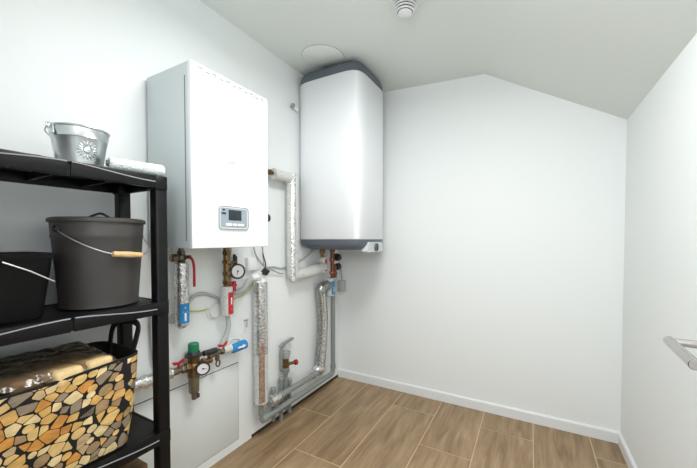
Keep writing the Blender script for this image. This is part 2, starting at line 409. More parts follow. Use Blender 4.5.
# ---- black square tub, second tier, cut by the frame
def rrect(x0, x1, y0, y1, r, z, n=6):
    out = []
    for cx, cy, a0 in ((x1 - r, y1 - r, 0), (x0 + r, y1 - r, 90), (x0 + r, y0 + r, 180), (x1 - r, y0 + r, 270)):
        for k in range(n + 1):
            q = R_(a0 + 90 * k / n); out.append(Vector((cx + r * math.cos(q), cy + r * math.sin(q), z)))
    return out
def loft(mb, rings, cap0=True, cap1=True, mi=0):
    n = len(rings[0]); vs = [p for r in rings for p in r]; fs = []
    for i in range(len(rings) - 1):
        for k in range(n): l = (k + 1) % n; fs.append([i * n + k, i * n + l, (i + 1) * n + l, (i + 1) * n + k])
    if cap0: fs.append(list(reversed(range(n))))
    if cap1: fs.append([(len(rings) - 1) * n + k for k in range(n)])
    return mb.add(vs, fs, mi)
tz = 1.048
t = thing('tub', 'black square plastic tub beside the charcoal bucket', 'tub', (-1.36, .27, tz))
def tubring(g, z, r=.03):
    k = (z - tz) / .19
    return rrect(-1.455 - .02 * k + g, -1.262 + .02 * k - g, .165 - .02 * k + g, .402 + .022 * k - g, r, z)
mb = MB(); loft(mb, [tubring(0, tz), tubring(0, tz + .178), tubring(-.008, tz + .178), tubring(-.008, tz + .192), tubring(.004, tz + .192), tubring(.006, tz + .01)])
mb.build('body', M['tub'], t)
MB().tube([(-1.237, .305, tz + .172), (-1.233, .36, tz + .143), (-1.231, .413, tz + .108)], .0024, 8).build('handle', M['wire'], t, 'bright wire bail handle')
MB().ball((-1.238, .302, tz + .174), .006).build('pivot', M['tub'], t)

# ---- charcoal ash bucket with lid
az, ac = 1.048, Vector((-1.362, .588, 0)); HA = .305; ra0, ra1 = .115, .137
t = thing('ash_bucket', 'large charcoal grey bucket with wooden grip on middle shelf', 'bucket', (ac.x, ac.y, az))
def ar(z): return ra0 + (ra1 - ra0) * z / HA
mb = MB(); mb.smooth = 40
prof = [(ra0 - .006, .004), (ra0 - .002, 0), (ra0 + .003, .002), (ra0 + .002, .008)]
prof += [(ar(z), z) for z in (.02, .10, .20, .236)] + [(ar(.243) + .0025, .243), (ar(.25), .25), (ar(.29), .29), (ar(.295) - .002, .295), (1e-5, .295), (1e-5, .004)]
mb.lathe((ac.x, ac.y, az), (0, 0, 1), prof, 64, closed=True); mb.build('body', M['ash'], t)
mb = MB(); mb.lathe((ac.x, ac.y, az + .290), (0, 0, 1), [(ra1 - .003, 0), (ra1 + .005, .001), (ra1 + .006, .006), (ra1 + .004, .014), (ra1 - .004, .017), (ra1 - .02, .0175), (1e-5, .022)], 64)
lid = mb.build('lid', M['ash'], t)
MB().tube(spline([(ac.x - .035, ac.y - .03, az + .305), (ac.x - .022, ac.y - .012, az + .318), (ac.x - .008, ac.y + .008, az + .327), (ac.x + .004, ac.y + .022, az + .318), (ac.x + .012, ac.y + .04, az + .306)]), .004, 8).build('lid_handle', M['dark'], lid)
hd = Vector((0.25, -0.97, 0)).normalized()
for s in (1, -1):
    p = ac + hd * s * (ar(.27) + .001); p.z = az + .268
    e = MB(); e.cyl(p - hd * s * .004, p + hd * s * .004, .013, seg=20, bev=.001)
    e.tube([p + hd * s * .007 + Vector((-hd.y, hd.x, 0)) * .010 * math.cos(q) + Vector((0, 0, .010 * math.sin(q))) for q in [2 * math.pi * k / 14 for k in range(14)]], .003, 8, closed=True)
    e.build('ear', M['dark'], t)
e0 = ac + hd * (ar(.27) + .009) + Vector((0, 0, az + .268)); e1 = ac - hd * (ar(.27) + .009) + Vector((0, 0, az + .268))
mid = ac + Vector((.97, .25, 0)) * (ra1 + .018) + Vector((0, 0, az + .174))
bl = bail([e0, e1], mid, 40)
MB().tube(bl, .0018, 8).build('handle', M['wire'], t)
gi = bl[14:24]
mb = MB(); mb.tube([gi[0].lerp(gi[-1], k / 10) + Vector((.001, 0, 0)) for k in range(11)], .008, 14, radii=[.008, .0100, .0094, .0100, .0106, .0110, .0106, .0100, .0094, .0100, .008])
mb.build('grip', M['lightwood'], t, 'light turned wooden grip')

# ---- firewood tote bag on the third tier
fz = TIERS[1] + .002; HB = .318
t = thing('firewood_bag', 'black tote bag printed with split firewood on lower shelf', 'bag', (-1.36, .36, fz))
def ring(k, g=0.0, n=8):
    out = ring_(k, g, n)
    for p in out: p.z = fz + HB * k - .013 * k * k * math.sin(math.pi * min(1, max(0, (p.y - .09) / .55))) ** 2
    return out
def _bagring(k, g, b, n):
    base = rrect(-1.492 + g - b, -1.238 - g + b, .095 + g - b, .628 - g + b, .055, 0, n)
    x0, x1, y0, y1 = -1.492 + .055, -1.238 - .055, .095 + .055, .628 - .055; out = []
    N = len(base)
    for i in range(N):
        p, q = base[i], base[(i + 1) % N]; L = (q - p).length; m = 1 if L < .06 else (4 if L < .25 else 11)
        out += [p.lerp(q, j / m) for j in range(m)]
    for p in out:
        p.x += (.026 * k if p.x > -1.365 else -.012 * k); p.y += (.027 * k if p.y > .36 else -.02 * k)
    return out
def ring_(k, g=0.0, n=8):
    return _bagring(k, g, .004 * math.sin(k * math.pi), n)
NR = 9
mb = MB(); rings = [ring(i / NR) for i in range(NR + 1)] + [ring(1, .004), ring(.5, .006), ring(.02, .008)]
loft(mb, rings); bag = mb.build('body', M['felt'], t)
mb = MB(); rr = ring(1, .002)
mb.tube(rr, .0035, 8, closed=True); mb.build('rim', M['felt'], t)
# printed log ends: rounded Voronoi cells wrapped round the bag
def surf(s, k):
    rg = ring(k); n = len(rg); per = [0]
    for i in range(n): per.append(per[-1] + (rg[(i + 1) % n] - rg[i]).length)
    d = (s % 1.0) * per[-1]
    for i in range(n):
        if d <= per[i + 1] + 1e-9:
            a, b = rg[i], rg[(i + 1) % n]; L = per[i + 1] - per[i]; p = a.lerp(b, (d - per[i]) / L if L > 0 else 0)
            tn = (b - a).normalized(); return p + Vector((tn.y, -tn.x, 0)) * .0007
    return rg[0]
PERIM = 1.56; cs, sn = math.cos(R_(32)), math.sin(R_(32)); ST = 1.2
def tow(p): x, y = p; return ((x * cs + y * sn) / ST, -x * sn + y * cs)
def fromw(p): x, y = p[0] * ST, p[1]; return (x * cs - y * sn, x * sn + y * cs)
rnd = random.Random(11); seeds = []
tries = 0
while tries < 16000:
    tries += 1; p = (rnd.uniform(-.05, PERIM + .05), rnd.uniform(-.03, HB + .03)); w = tow(p); md = rnd.choice((.016, .020, .025, .030))
    if all(math.hypot(w[0] - q[0], w[1] - q[1]) > (md + q[2]) / 2 * 1.06 for q in seeds): seeds.append((w[0], w[1], md))
polys = []
for i, (x, y, r) in enumerate(seeds):
    poly = [(x - .1, y - .1), (x + .1, y - .1), (x + .1, y + .1), (x - .1, y + .1)]
    for j, (u, v, r2) in enumerate(seeds):
        if i == j or math.hypot(u - x, v - y) > .13: continue
        dx, dy = u - x, v - y; D = math.hypot(dx, dy); nx, ny = dx / D, dy / D; m = D * r / (r + r2) - .0009
        new = []
        for a in range(len(poly)):
            p, q = poly[a], poly[(a + 1) % len(poly)]
            da = (p[0] - x) * nx + (p[1] - y) * ny - m; db = (q[0] - x) * nx + (q[1] - y) * ny - m
            if da <= 0: new.append(p)
            if da * db < 0: f = da / (da - db); new.append((p[0] + (q[0] - p[0]) * f, p[1] + (q[1] - p[1]) * f))
        poly = new
        if len(poly) < 3: break
    if len(poly) < 3: continue
    if rnd.random() < .18:
        rad = min(math.hypot(p[0] - x, p[1] - y) for p in poly) * .86
        poly = [(x + rad * math.cos(a), y + rad * math.sin(a)) for a in [2 * math.pi * k / 14 for k in range(14)]]
    else:
        while len(poly) > 5 or (len(poly) == 5 and rnd.random() < .4) or (len(poly) == 4 and rnd.random() < .2):
            ar_ = []
            for a in range(len(poly)):
                p, q, w = poly[a - 1], poly[a], poly[(a + 1) % len(poly)]; ar_.append(abs((q[0] - p[0]) * (w[1] - p[1]) - (q[1] - p[1]) * (w[0] - p[0])))
            poly.pop(ar_.index(min(ar_)))
        ch = []
        for a in range(len(poly)):
            p, q = poly[a], poly[(a + 1) % len(poly)]
            ch += [(p[0] * .88 + q[0] * .12, p[1] * .88 + q[1] * .12), (p[0] * .12 + q[0] * .88, p[1] * .12 + q[1] * .88)]
        poly = ch
    polys.append([fromw(p) for p in poly])
mb = MB()
for poly in polys:
    cx = sum(p[0] for p in poly) / len(poly); cy = sum(p[1] for p in poly) / len(poly)
    if not (0 < cx < PERIM): continue
    dn = []
    for a in range(len(poly)):
        p, q = poly[a], poly[(a + 1) % len(poly)]; m = max(1, int(math.hypot(q[0] - p[0], q[1] - p[1]) / .007 + .5))
        dn += [(p[0] + (q[0] - p[0]) * k / m, p[1] + (q[1] - p[1]) * k / m) for k in range(m)]
    n = len(dn); pts = [(cx, cy)] + [(cx + (p[0] - cx) * f, cy + (p[1] - cy) * f) for f in (.33, .67, 1.0) for p in dn]
    vs = [surf(min(.9999, max(0, p[0] / PERIM)), min(.985, max(.012, p[1] / HB))) for p in pts]
    fs = [[0, 1 + k, 1 + (k + 1) % n] for k in range(n)]
    for w in range(2):
        fs += [[1 + w * n + k, 1 + (w + 1) * n + k, 1 + (w + 1) * n + (k + 1) % n, 1 + w * n + (k + 1) % n] for k in range(n)]
    mb.add(vs, fs, rnd.choices(range(8), (4, 4, 2, 4, 2, 2, 3, 1))[0])
mb.smooth = 180
mb.build('firewood_print', [M['log%d' % i] for i in range(8)], bag, 'printed pattern of split log ends')
def tote_handle(y, dz):
    pts = spline([(-1.430, y, fz + HB - .06), (-1.424, y, fz + HB + .02), (-1.405, y + .004, fz + HB + .075), (-1.35, y + .006, fz + HB + .098), (-1.27, y + .006, fz + HB + .106), (-1.236, y + .004, fz + HB + .093), (-1.243, y, fz + HB + .05), (-1.272, y, fz + HB - .01), (-1.285, y, fz + HB - .06)], 6)
    mb = MB(); w = .011
    vs = []; fs = []; n = len(pts)
    for i, p in enumerate(pts):
        tn = (pts[min(i + 1, n - 1)] - pts[max(0, i - 1)]).normalized(); nn = Vector((-tn.z, 0, tn.x)); u = Vector((0, 1, 0))
        vs += [p + nn * w + u * .003, p + nn * w - u * .003, p - nn * w - u * .003, p - nn * w + u * .003]
    for i in range(n - 1):
        for k in range(4): l = (k + 1) % 4; fs.append([i * 4 + k, i * 4 + l, i * 4 + 4 + l, i * 4 + 4 + k])
    fs += [[3, 2, 1, 0], [n * 4 - 4, n * 4 - 3, n * 4 - 2, n * 4 - 1]]
    mb.add(vs, fs); mb.build('handle', M['felt'], t)
tote_handle(.645, 0); tote_handle(.090, 0)

# wood briquettes under clear film on top of the bag
bq = [((-1.325, .510, .858), 12, 'pale pressed wood briquette nearest the bag handle, under clear film'),
      ((-1.318, .425, .856), 10, 'pale pressed wood briquette second from bag handle, film over its far end'),
      ((-1.335, .335, .856), 8, 'brownish wood briquette under hazy film at left edge of photo')]
for (c, a, lb) in bq:
    mb = MB(); mb.box((-.105, -.040, -.026), (.105, .040, .026), .016, seg=4, mtx=Matrix.Translation(c) @ Matrix.Rotation(R_(a), 4, 'Z') @ Matrix.Rotation(R_(-3), 4, 'Y'))
    solo(mb, 'wood_briquette', M['briq'] if c[1] > .35 else M['brownwood'], lb, 'briquette', 'wood briquettes in the bag')
mb = MB(); NX, NY = 30, 44; vs = []; fs = []
for j in range(NY + 1):
    for i in range(NX + 1):
        u, w = i / NX, j / NY; x = -1.487 + .262 * u; y = .125 + .455 * w
        e = min(1, u / .12, (1 - u) / .12) ; e2 = min(1, w / .10, (1 - w) / .07)
        dome = (1 - (1 - e) ** 2) * (1 - (1 - e2) ** 2)
        zt = .868 + .022 * dome + .016 * (1 - u) * dome + .0035 * math.sin(x * 90 + y * 40) * math.sin(y * 75 - x * 30) + .002 * math.sin(x * 210 - y * 150)
        vs.append((x, y, zt))
for j in range(NY):
    for i in range(NX): a = j * (NX + 1) + i; fs.append([a, a + 1, a + NX + 2, a + NX + 1])
mb.add(vs, fs); mb.smooth = 180
solo(mb, 'plastic_film', M['film'], 'crinkled clear plastic film over the briquettes in the firewood bag', 'packaging')

# brown wooden crate on the lowest tier
mb = MB(); mb.box((-1.49, .18, TIERS[0] + .002), (-1.345, .735, .372), .004)
for zz in (.16, .23, .30): mb.box((-1.347, .178, zz - .003), (-1.343, .737, zz + .003))
solo(mb, 'wooden_box', M['brownwood'], 'brown wooden box on lowest shelf under the firewood bag', 'box')

# ------------------------------------------------------------------ wall-hung boiler
BX0, BX1, BY0, BY1, BZ0, BZ1 = XL, -1.226, .863, 1.311, 1.243, 2.020
t = thing('boiler', 'white boxy wall-hung gas boiler with grey control panel', 'boiler', (XL, 1.087, BZ0))
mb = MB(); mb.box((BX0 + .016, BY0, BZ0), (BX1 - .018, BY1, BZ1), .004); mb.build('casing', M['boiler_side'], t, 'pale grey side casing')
MB().box((BX0, BY0 + .012, BZ0 + .012), (BX0 + .018, BY1 - .012, BZ1 - .012)).build('mounting_plate', M['dark'], t)
mb = MB(); mb.box((BX1 - .024, BY0 - .0005, BZ0 - .001), (BX1, BY1 + .0005, BZ1 + .001), .004, seg=3); fc = mb.build('front_cover', M['white_enamel'], t)
mb = MB(); mb.box((BX1 - .042, BY0 - .0012, BZ0 + .03), (BX1 - .036, BY0 + .004, BZ1 - .055), .0008); mb.build('side_groove', M['mark'], t)
mb = MB()
for k in range(11):
    y = BY0 + .035 + k * .036; mb.box((BX1 - .002, y, BZ1 - .0165 - .006 * (k % 2)), (BX1 + .0006, y + .022, BZ1 - .012 - .006 * (k % 2)))
    if k % 2 == 0: mb.box((BX1 - .002, y + .012, BZ1 - .026), (BX1 + .0006, y + .020, BZ1 - .022))
mb.build('vent_slots', M['print'], fc)
# small swoosh mark
mb = MB(); mb.box((BX1 - .001, 1.056, 1.640), (BX1 + .0006, 1.098, 1.643)); mb.box((BX1 - .001, 1.048, 1.632), (BX1 + .0006, 1.092, 1.6345))
mb.tube([(BX1 + .0002, 1.085 + .0012 * k, 1.634 - .0009 * k) for k in range(8)], .0010, 6)
mb.build('logo', M['print'], fc)
# control panel
cp0, cp1 = (.990, 1.328), (1.164, 1.434)
mb = MB(); mb.prism([Vector((BX1 - .001, p.x, p.y)) for p in rrect(cp0[0], cp1[0], cp0[1], cp1[1], .016, 0)], (.007, 0, 0)); 
pn = mb.build('control_panel', M['white_plastic'], t)
def ringline(a, b, r, wd_, x0, x1):
    o = rrect(a[0], b[0], a[1], b[1], r, 0); i = rrect(a[0] + wd_, b[0] - wd_, a[1] + wd_, b[1] - wd_, max(.002, r - wd_), 0); n = len(o)
    vs = [(x0, p.x, p.y) for p in o] + [(x1, p.x, p.y) for p in o] + [(x1, p.x, p.y) for p in i] + [(x0, p.x, p.y) for p in i]; fs = []
    for k in range(n):
        l = (k + 1) % n
        for q in range(3): fs.append([q * n + k, q * n + l, (q + 1) * n + l, (q + 1) * n + k])
    return MB().add(vs, fs)
ringline(cp0, cp1, .016, .0028, BX1 + .0055, BX1 + .0085).build('panel_frame', M['mark'], pn)
mb = MB(); mb.prism([Vector((BX1 + .006, p.x, p.y)) for p in rrect(.999, 1.155, 1.336, 1.426, .008, 0)], (.0015, 0, 0)); mb.build('faceplate', M['panel_face'], pn)
mb = MB(); mb.box((BX1 + .007, 1.043, 1.370), (BX1 + .009, 1.119, 1.418), .0008); mb.build('screen', M['lcd'], pn)
for a, b in ((1.028, 1.063), (1.069, 1.091), (1.097, 1.134)): MB().box((BX1 + .0065, a, 1.343), (BX1 + .010, b, 1.355), .0015).build('button', M['white_plastic'], pn)
mb = MB(); mb.box((BX1 + .007, 1.004, 1.396), (BX1 + .0085, 1.029, 1.404)); mb.box((BX1 + .007, 1.010, 1.412), (BX1 + .0085, 1.022, 1.420)); mb.build('badge', M['dark'], pn)

# ------------------------------------------------------------------ electric water heater
HX0, HX1, HY0, HY1 = -1.556, -1.018, 1.956, 2.456
hcx, hcy = (HX0 + HX1) / 2, (HY0 + HY1) / 2
def squircle(ax, ay, e, z, n=72):
    out = []
    for k in range(n):
        q = 2 * math.pi * (k + .5) / n; c, s = math.cos(q), math.sin(q); rr = (abs(c / ax) ** e + abs(s / ay) ** e) ** (-1 / e)
        out.append(Vector((hcx + c * rr, hcy + s * rr, z)))
    return out
t = thing('water_heater', 'tall white electric water heater with grey caps in the back corner', 'water heater', (hcx, hcy, 1.21))
AX, AY, EX = (HX1 - HX0) / 2, (HY1 - HY0) / 2, 6.0
WZ0, WZ1 = 1.281, 2.436
mb = MB(); loft(mb, [squircle(AX - .004, AY - .004, EX, WZ0), squircle(AX, AY, EX, WZ0 + .004), squircle(AX, AY, EX, WZ1 - .004), squircle(AX - .004, AY - .004, EX, WZ1)])
mb.smooth = 50; mb.build('tank_shell', M['white_enamel'], t)
mb = MB(); mb.smooth = 60; loft(mb, [squircle(AX - .003, AY - .003, EX, WZ1), squircle(AX - .006, AY - .006, EX, WZ1 + .045), squircle(AX - .018, AY - .018, EX, WZ1 + .072), squircle(AX - .05, AY - .05, 4.5, WZ1 + .084)])
mb.build('top_cap', M['grey_cap'], t)
mb = MB(); mb.smooth = 60; loft(mb, [squircle(AX - .002, AY - .002, EX, WZ0), squircle(AX - .003, AY - .003, EX, WZ0 - .030), squircle(AX - .012, AY - .012, EX, WZ0 - .055), squircle(AX - .05, AY - .05, 4.5, WZ0 - .074)])
mb.build('bottom_cap', M['grey_cap'], t)
# control box at the bottom of the front
mb = MB(); mb.prism([(HX1 - .03, 2.060, 1.196), (HX1 - .03, 2.105, 1.262), (HX1 - .03, 2.32, 1.262), (HX1 - .03, 2.350, 1.235), (HX1 - .03, 2.335, 1.190), (HX1 - .03, 2.10, 1.188)], (.042, 0, 0))
cb = mb.build('control_box', M['panel_light'], t)
kc = Vector((HX1 + .010, 2.215, 1.224)); mb = MB(); mb.cyl(kc, kc + Vector((.014, 0, 0)), .030, .027, 28, bev=.002); kn = mb.build('control_knob', M['grey_cap'], cb)
mb = MB(); mb.box((kc.x + .010, kc.y - .004, kc.z - .026), (kc.x + .019, kc.y + .004, kc.z + .026), .0015); mb.build('pointer', M['dark'], cb)
MB().box((HX0 - .001, 2.05, 1.5), (HX0 + .01, 2.35, 1.56), .003).build('wall_bracket', M['grey_cap'], t)

# short pipe stub / anchor on the wall beside the heater
t = thing('wall_anchor', 'small white pipe stub with dark end on the wall left of water heater', 'anchor', (XL + .02, 1.925, 2.245))
MB().cyl((XL + .022, 1.912, 2.262), (XL + .022, 1.962, 2.250), .014, seg=16, bev=.002).build('stub', M['white_plastic'], t)
mb = MB(); mb.cyl((XL + .022, 1.900, 2.264), (XL + .022, 1.914, 2.262), .019, seg=18, bev=.003); mb.cyl((XL, 1.907, 2.263), (XL + .022, 1.907, 2.263), .006, seg=10); mb.build('end_cap', M['greyplastic'], t)

# ceiling fittings
def cz(x, y): return Vector((x, y, zc(x)))
cn = Vector((-(ZG - ZL) / (XG - XL), 0, 1)).normalized()
hp = thing('ceiling_hatch', 'flat white round hatch cover on ceiling above water heater', 'cover', cz(-1.265, 1.90))
MB().lathe(cz(-1.265, 1.90), -cn, [(.146, -.002), (.146, .0015), (1e-5, .0015)], 56).build('seam', M['mark'], hp)
MB().lathe(cz(-1.265, 1.90), -cn, [(.144, -.002), (.144, .003), (.141, .005), (1e-5, .005)], 56).build('cover_disc', M['ceil'], hp)
c0 = cz(-.572, 1.62)
sd = thing('smoke_detector', 'small round white ceiling detector with dark concentric slots', 'smoke detector', c0)
MB().lathe(c0, -cn, [(.080, -.002), (.080, .010), (.072, .014), (1e-5, .014)], 40).build('base', M['white_plastic'], sd)
MB().lathe(c0, -cn, [(.069, .012), (.038, .066), (1e-5, .066)], 32).build('chamber', M['dark'], sd)
mb = MB()
for k in range(5):
    r = .074 - .0065 * k; hh = .017 + .0108 * k
    mb.lathe(c0, -cn, [(r, hh), (r - .001, hh + .0038), (r - .022, hh + .0038), (r - .022, hh)], 40, closed=True)
mb.build('slotted_ring', M['white_plastic'], sd)
MB().lathe(c0, -cn, [(.036, .064), (.036, .072), (.030, .076), (1e-5, .077)], 36).build('cap', M['white_plastic'], sd)

# ------------------------------------------------------------------ plumbing
def strip_arc(mb, base, axis, r, h0, h1, a0, a1, mi=0, n=10, th=.0008):
    # curved sticker on a cylinder; angles measured from +X in the horizontal plane for vertical axes
    a = Vector(axis).normalized()
    if abs(a.z) > .9: x, y = Vector((1, 0, 0)), Vector((0, 1, 0))
    else: y = Vector((0, 0, 1)); x = Vector((1, 0, 0))
    b = Vector(base); vs = []
    for rr in (r + th, r - .001):
        for h in (h0, h1):
            for k in range(n + 1):
                q = R_(a0 + (a1 - a0) * k / n); vs.append(b + a * h + (x * math.cos(q) + y * math.sin(q)) * rr)
    N = n + 1; fs = []
    for k in range(n): fs += [[k, k + 1, N + k + 1, N + k], [2 * N + k, 3 * N + k, 3 * N + k + 1, 2 * N + k + 1]]
    for k in range(n): fs += [[k, 2 * N + k, 2 * N + k + 1, k + 1], [N + k, N + k + 1, 3 * N + k + 1, 3 * N + k]]
    fs += [[0, N, 3 * N, 2 * N], [n, 2 * N + n, 3 * N + n, N + n]]
    return mb.add(vs, fs, mi)
def arrow_on(mb, base, r, z0, z1, ac_, hw, up=True, mi=0):
    # arrow wrapped on a vertical cylinder
    def P(da, z): q = R_(ac_ + da); return Vector(base) + Vector((math.cos(q) * r, math.sin(q) * r, z))
    L = z1 - z0; f = (lambda z: z0 + z * L) if up else (lambda z: z1 - z * L)
    mb.add([P(-hw * .4, f(0)), P(hw * .4, f(0)), P(hw * .4, f(.55)), P(-hw * .4, f(.55))], [[0, 1, 2, 3]], mi)
    mb.add([P(-hw, f(.55)), P(hw, f(.55)), P(0, f(1))], [[0, 1, 2]], mi); return mb
def hexnut(mb, p, axis, r, L, mi=0):
    return mb.lathe(Vector(p), axis, [(r * .92, 0), (r, L * .12), (r, L * .88), (r * .92, L)], 6, mi)
def gauge(parent, c, n, r, needle=250):
    n = Vector(n).normalized(); c = Vector(c)
    MB().lathe(c, n, [(r * .6, -.022), (r * .97, -.018), (r, -.01), (r, .006), (r * .80, .006), (r * .80, .002), (1e-5, .002)], 36).build('gauge', M['dark'], parent)
    g_ = [o for o in parent.children if o.name.startswith('gauge')][-1]
    MB().lathe(c + n * .0022, n, [(r * .79, 0), (r * .79, .0015), (1e-5, .0015)], 32).build('dial', M['dial'], g_)
    u = n.cross(Vector((0, 0, 1))).normalized(); w = u.cross(n)
    q = R_(needle); d_ = u * math.cos(q) + w * math.sin(q); s_ = d_.cross(n)
    b = c + n * .0045
    mb = MB(); mb.prism([b + d_ * r * .65, b + s_ * r * .06 - d_ * r * .15, b - s_ * r * .06 - d_ * r * .15], n * .001)
    mb.ball(b, r * .11)
    for k in range(9):
        q2 = R_(-40 + 260 * k / 8); dd = u * math.cos(q2) + w * math.sin(q2); ss = dd.cross(n)
        mb.prism([b + dd * r * .62 + ss * r * .025 - n * .002, b + dd * r * .78 + ss * r * .025 - n * .002, b + dd * r * .78 - ss * r * .025 - n * .002, b + dd * r * .62 - ss * r * .025 - n * .002], n * .001)
    mb.build('needle', M['dark'], g_)
    return g_
def butterfly(parent, c, dirv, L=.05):
    c = Vector(c); d_ = Vector(dirv).normalized(); mb = MB()
    mb.cyl(c - Vector((0, 0, .018)), c, .006, seg=12); s_ = d_.cross(Vector((0, 0, 1)))
    for sg in (1, -1):
        mb.prism([c + s_ * .005 - Vector((0, 0, .004)), c + d_ * sg * L * .35 + s_ * .004, c + d_ * sg * L * .5 + Vector((0, 0, .016)) + s_ * .004, c + d_ * sg * L * .25 + Vector((0, 0, .012)) + s_ * .004, c + Vector((0, 0, .006)) + s_ * .005], s_ * -.010)
    return mb.build('valve_handle', M['red'], parent, 'red butterfly handle')

PX_ = -1.495
# A: return pipe with blue flow arrow, left under the boiler
ay_ = .990
t = thing('insulated_pipe', 'foil-wrapped pipe with blue arrow sticker under the boiler left side', 'pipe', (PX_, ay_, .85))
mb = MB(); mb.cyl((PX_, ay_, 1.16), (PX_, ay_, BZ0 + .002), .013, seg=20); hexnut(mb, (PX_, ay_, 1.225), (0, 0, -1), .020, .018); hexnut(mb, (PX_, ay_, 1.158), (0, 0, 1), .020, .016)
mb.ball((PX_, ay_, 1.192), .025); mb.cyl((PX_, ay_ - .052, 1.192), (PX_, ay_ - .01, 1.192), .019, seg=20, bev=.004); hexnut(mb, (PX_, ay_ - .03, 1.192), (0, 1, 0), .022, .014)
mb.cyl((PX_ + .01, ay_, 1.192), (PX_ + .046, ay_ + .018, 1.196), .009, seg=14)
v = mb.build('ball_valve', M['bronze'], t)
mb = MB(); mb.tube(fillet([(PX_ + .044, ay_ + .016, 1.196), (PX_ + .050, ay_ + .026, 1.182), (PX_ + .050, ay_ + .034, 1.150), (PX_ + .050, ay_ + .034, 1.048)], .02), .0065, 10); mb.build('lever', M['red'], v, 'red lever')
mb = MB(); mb.lathe((PX_, ay_, .845), (0, 0, 1), [(1e-5, -.004), (.018, 0), (.030, .012), (.033, .03), (.033, .318), (.030, .322), (1e-5, .322)], 28); mb.build('insulation', M['foil'], t)
mb = MB(); mb.tube(fillet([(PX_ - .01, ay_, .90), (PX_ - .045, ay_ - .005, .885), (XL - .002, ay_ - .008, .885)], .02), .026, 16); mb.build('elbow', M['wrap'], t)
mb = MB(); strip_arc(mb, (PX_, ay_, 0), (0, 0, 1), .0335, .872, .968, -52, 42, n=14); s_ = mb.build('flow_sticker', M['blue'], t)
mb = MB(); arrow_on(mb, (PX_, ay_, 0), .0348, .884, .955, -6, 20); mb.build('arrow', M['dial'], s_)

# B: supply pipe with gauge and red flow arrow
by_ = 1.262
t = thing('insulated_pipe', 'brass pipe with pressure gauge and red arrow sticker under boiler', 'pipe', (PX_, by_, .85))
mb = MB(); mb.cyl((PX_, by_, .955), (PX_, by_, BZ0 + .002), .018, seg=20)
for z_ in (1.215, 1.165, 1.10, 1.05): hexnut(mb, (PX_, by_, z_), (0, 0, -1), .024, .022)
mb.cyl((PX_, by_, 1.14), (PX_ + .02, by_ + .055, 1.155), .010, seg=14); mb.build('brass_fitting', M['brass'], t)
mb = MB(); mb.cyl((PX_ + .012, by_ + .05, 1.135), (PX_ + .012, by_ + .05, 1.185), .013, seg=16, bev=.003); mb.cyl((PX_ + .012, by_ + .046, 1.185), (PX_ + .012, by_ + .046, 1.195), .009, seg=16); mb.build('air_vent', M['dark'], t)
gauge(t, (PX_ + .030, by_ + .052, 1.098), (.93, -.34, .05), .044, 285)
mb = MB(); mb.box((PX_ + .018, by_ + .016, .985), (PX_ + .034, by_ + .040, 1.045), .006); mb.box((PX_ + .018, by_ + .006, 1.015), (PX_ + .030, by_ + .050, 1.028), .004); mb.build('valve_handle', M['red'], t, 'red valve handle')
mb = MB(); mb.lathe((PX_, by_, .852), (0, 0, 1), [(.020, 0), (.033, .004), (.034, .02), (.034, .158), (.030, .164), (1e-5, .164)], 28); mb.build('insulation', M['wrap'], t)
mb = MB(); strip_arc(mb, (PX_, by_, 0), (0, 0, 1), .0345, .862, .985, -28, 68, n=12); s_ = mb.build('flow_sticker', M['redst'], t)
mb = MB(); arrow_on(mb, (PX_, by_, 0), .0357, .885, .955, 5, 20, up=False); mb.build('arrow', M['dial'], s_)
mb = MB(); mb.tube(spline([(PX_, by_, .86), (PX_ + .002, by_ + .008, .80), (PX_, by_ - .005, .745), (PX_ - .004, by_ - .03, .70), (PX_ - .004, by_ - .045, .672)]), .014, 14); mb.build('flexible_hose', M['greyhose'], t)

# D: filling group above the access panel
gx = -1.497; p0 = Vector((gx, .70, .648)); p1 = Vector((gx, 1.43, .622))
def gp(y): return p0.lerp(p1, (y - p0.y) / (p1.y - p0.y))
t = thing('water_filter_unit', 'brass pressure regulator with green cap, gauge and red valves', 'pressure regulator', (gx, 1.06, .46))
gd = (p1 - p0).normalized()
mb = MB(); mb.lathe(gp(.74), gd, [(.012, 0), (.028, .004)] + [(.030 + .002 * ((k % 2) * 2 - 1), .012 + .02 * k) for k in range(9)] + [(.028, .19), (.015, .194)], 24); mb.build('foil_sleeve', M['foil'], t)
mb = MB(); mb.cyl(gp(.93), gp(1.04), .014, seg=16); mb.cyl(gp(.935), gp(.965), .018, seg=16); hexnut(mb, gp(.982), gd, .021, .02); mb.build('inlet_pipe', M['bronze'], t)
butterfly(t, gp(.968) + Vector((.004, 0, .036)), (0.2, 1, .15), .062)
mb = MB(); c = gp(1.052); hexnut(mb, gp(1.005), gd, .024, .022); mb.ball(c, .033); mb.cyl(c, c + Vector((0, 0, .052)), .027, .030, seg=22); mb.cyl(c - Vector((0, 0, .052)), c, .030, .028, seg=22); mb.cyl(gp(1.06), gp(1.155), .016, seg=18); hexnut(mb, gp(1.10), gd, .023, .02); mb.build('regulator_body', M['brass'], t)
mb = MB(); mb.lathe(c + Vector((0, 0, .046)), (0, 0, 1), [(.030, 0), (.042, .004), (.042, .012), (.034, .016), (.028, .03), (1e-5, .03)], 28); mb.build('adjuster_collar', M['dark'], t)
mb = MB(); mb.lathe(c + Vector((0, 0, .072)), (0, 0, 1), [(.026, 0), (.026, .040), (.022, .045), (1e-5, .046)], 24); mb.build('adjuster_cap', M['green'], t, 'green cap')
mb = MB(); mb.lathe(c - Vector((0, 0, .048)), (0, 0, -1), [(.028, 0), (.030, .006), (.029, .012), (.026, .016), (.025, .085), (.020, .092), (.014, .098), (.013, .125), (1e-5, .126)], 26); mb.build('filter_bowl', M['amber'], t, 'brownish grey filter bowl')
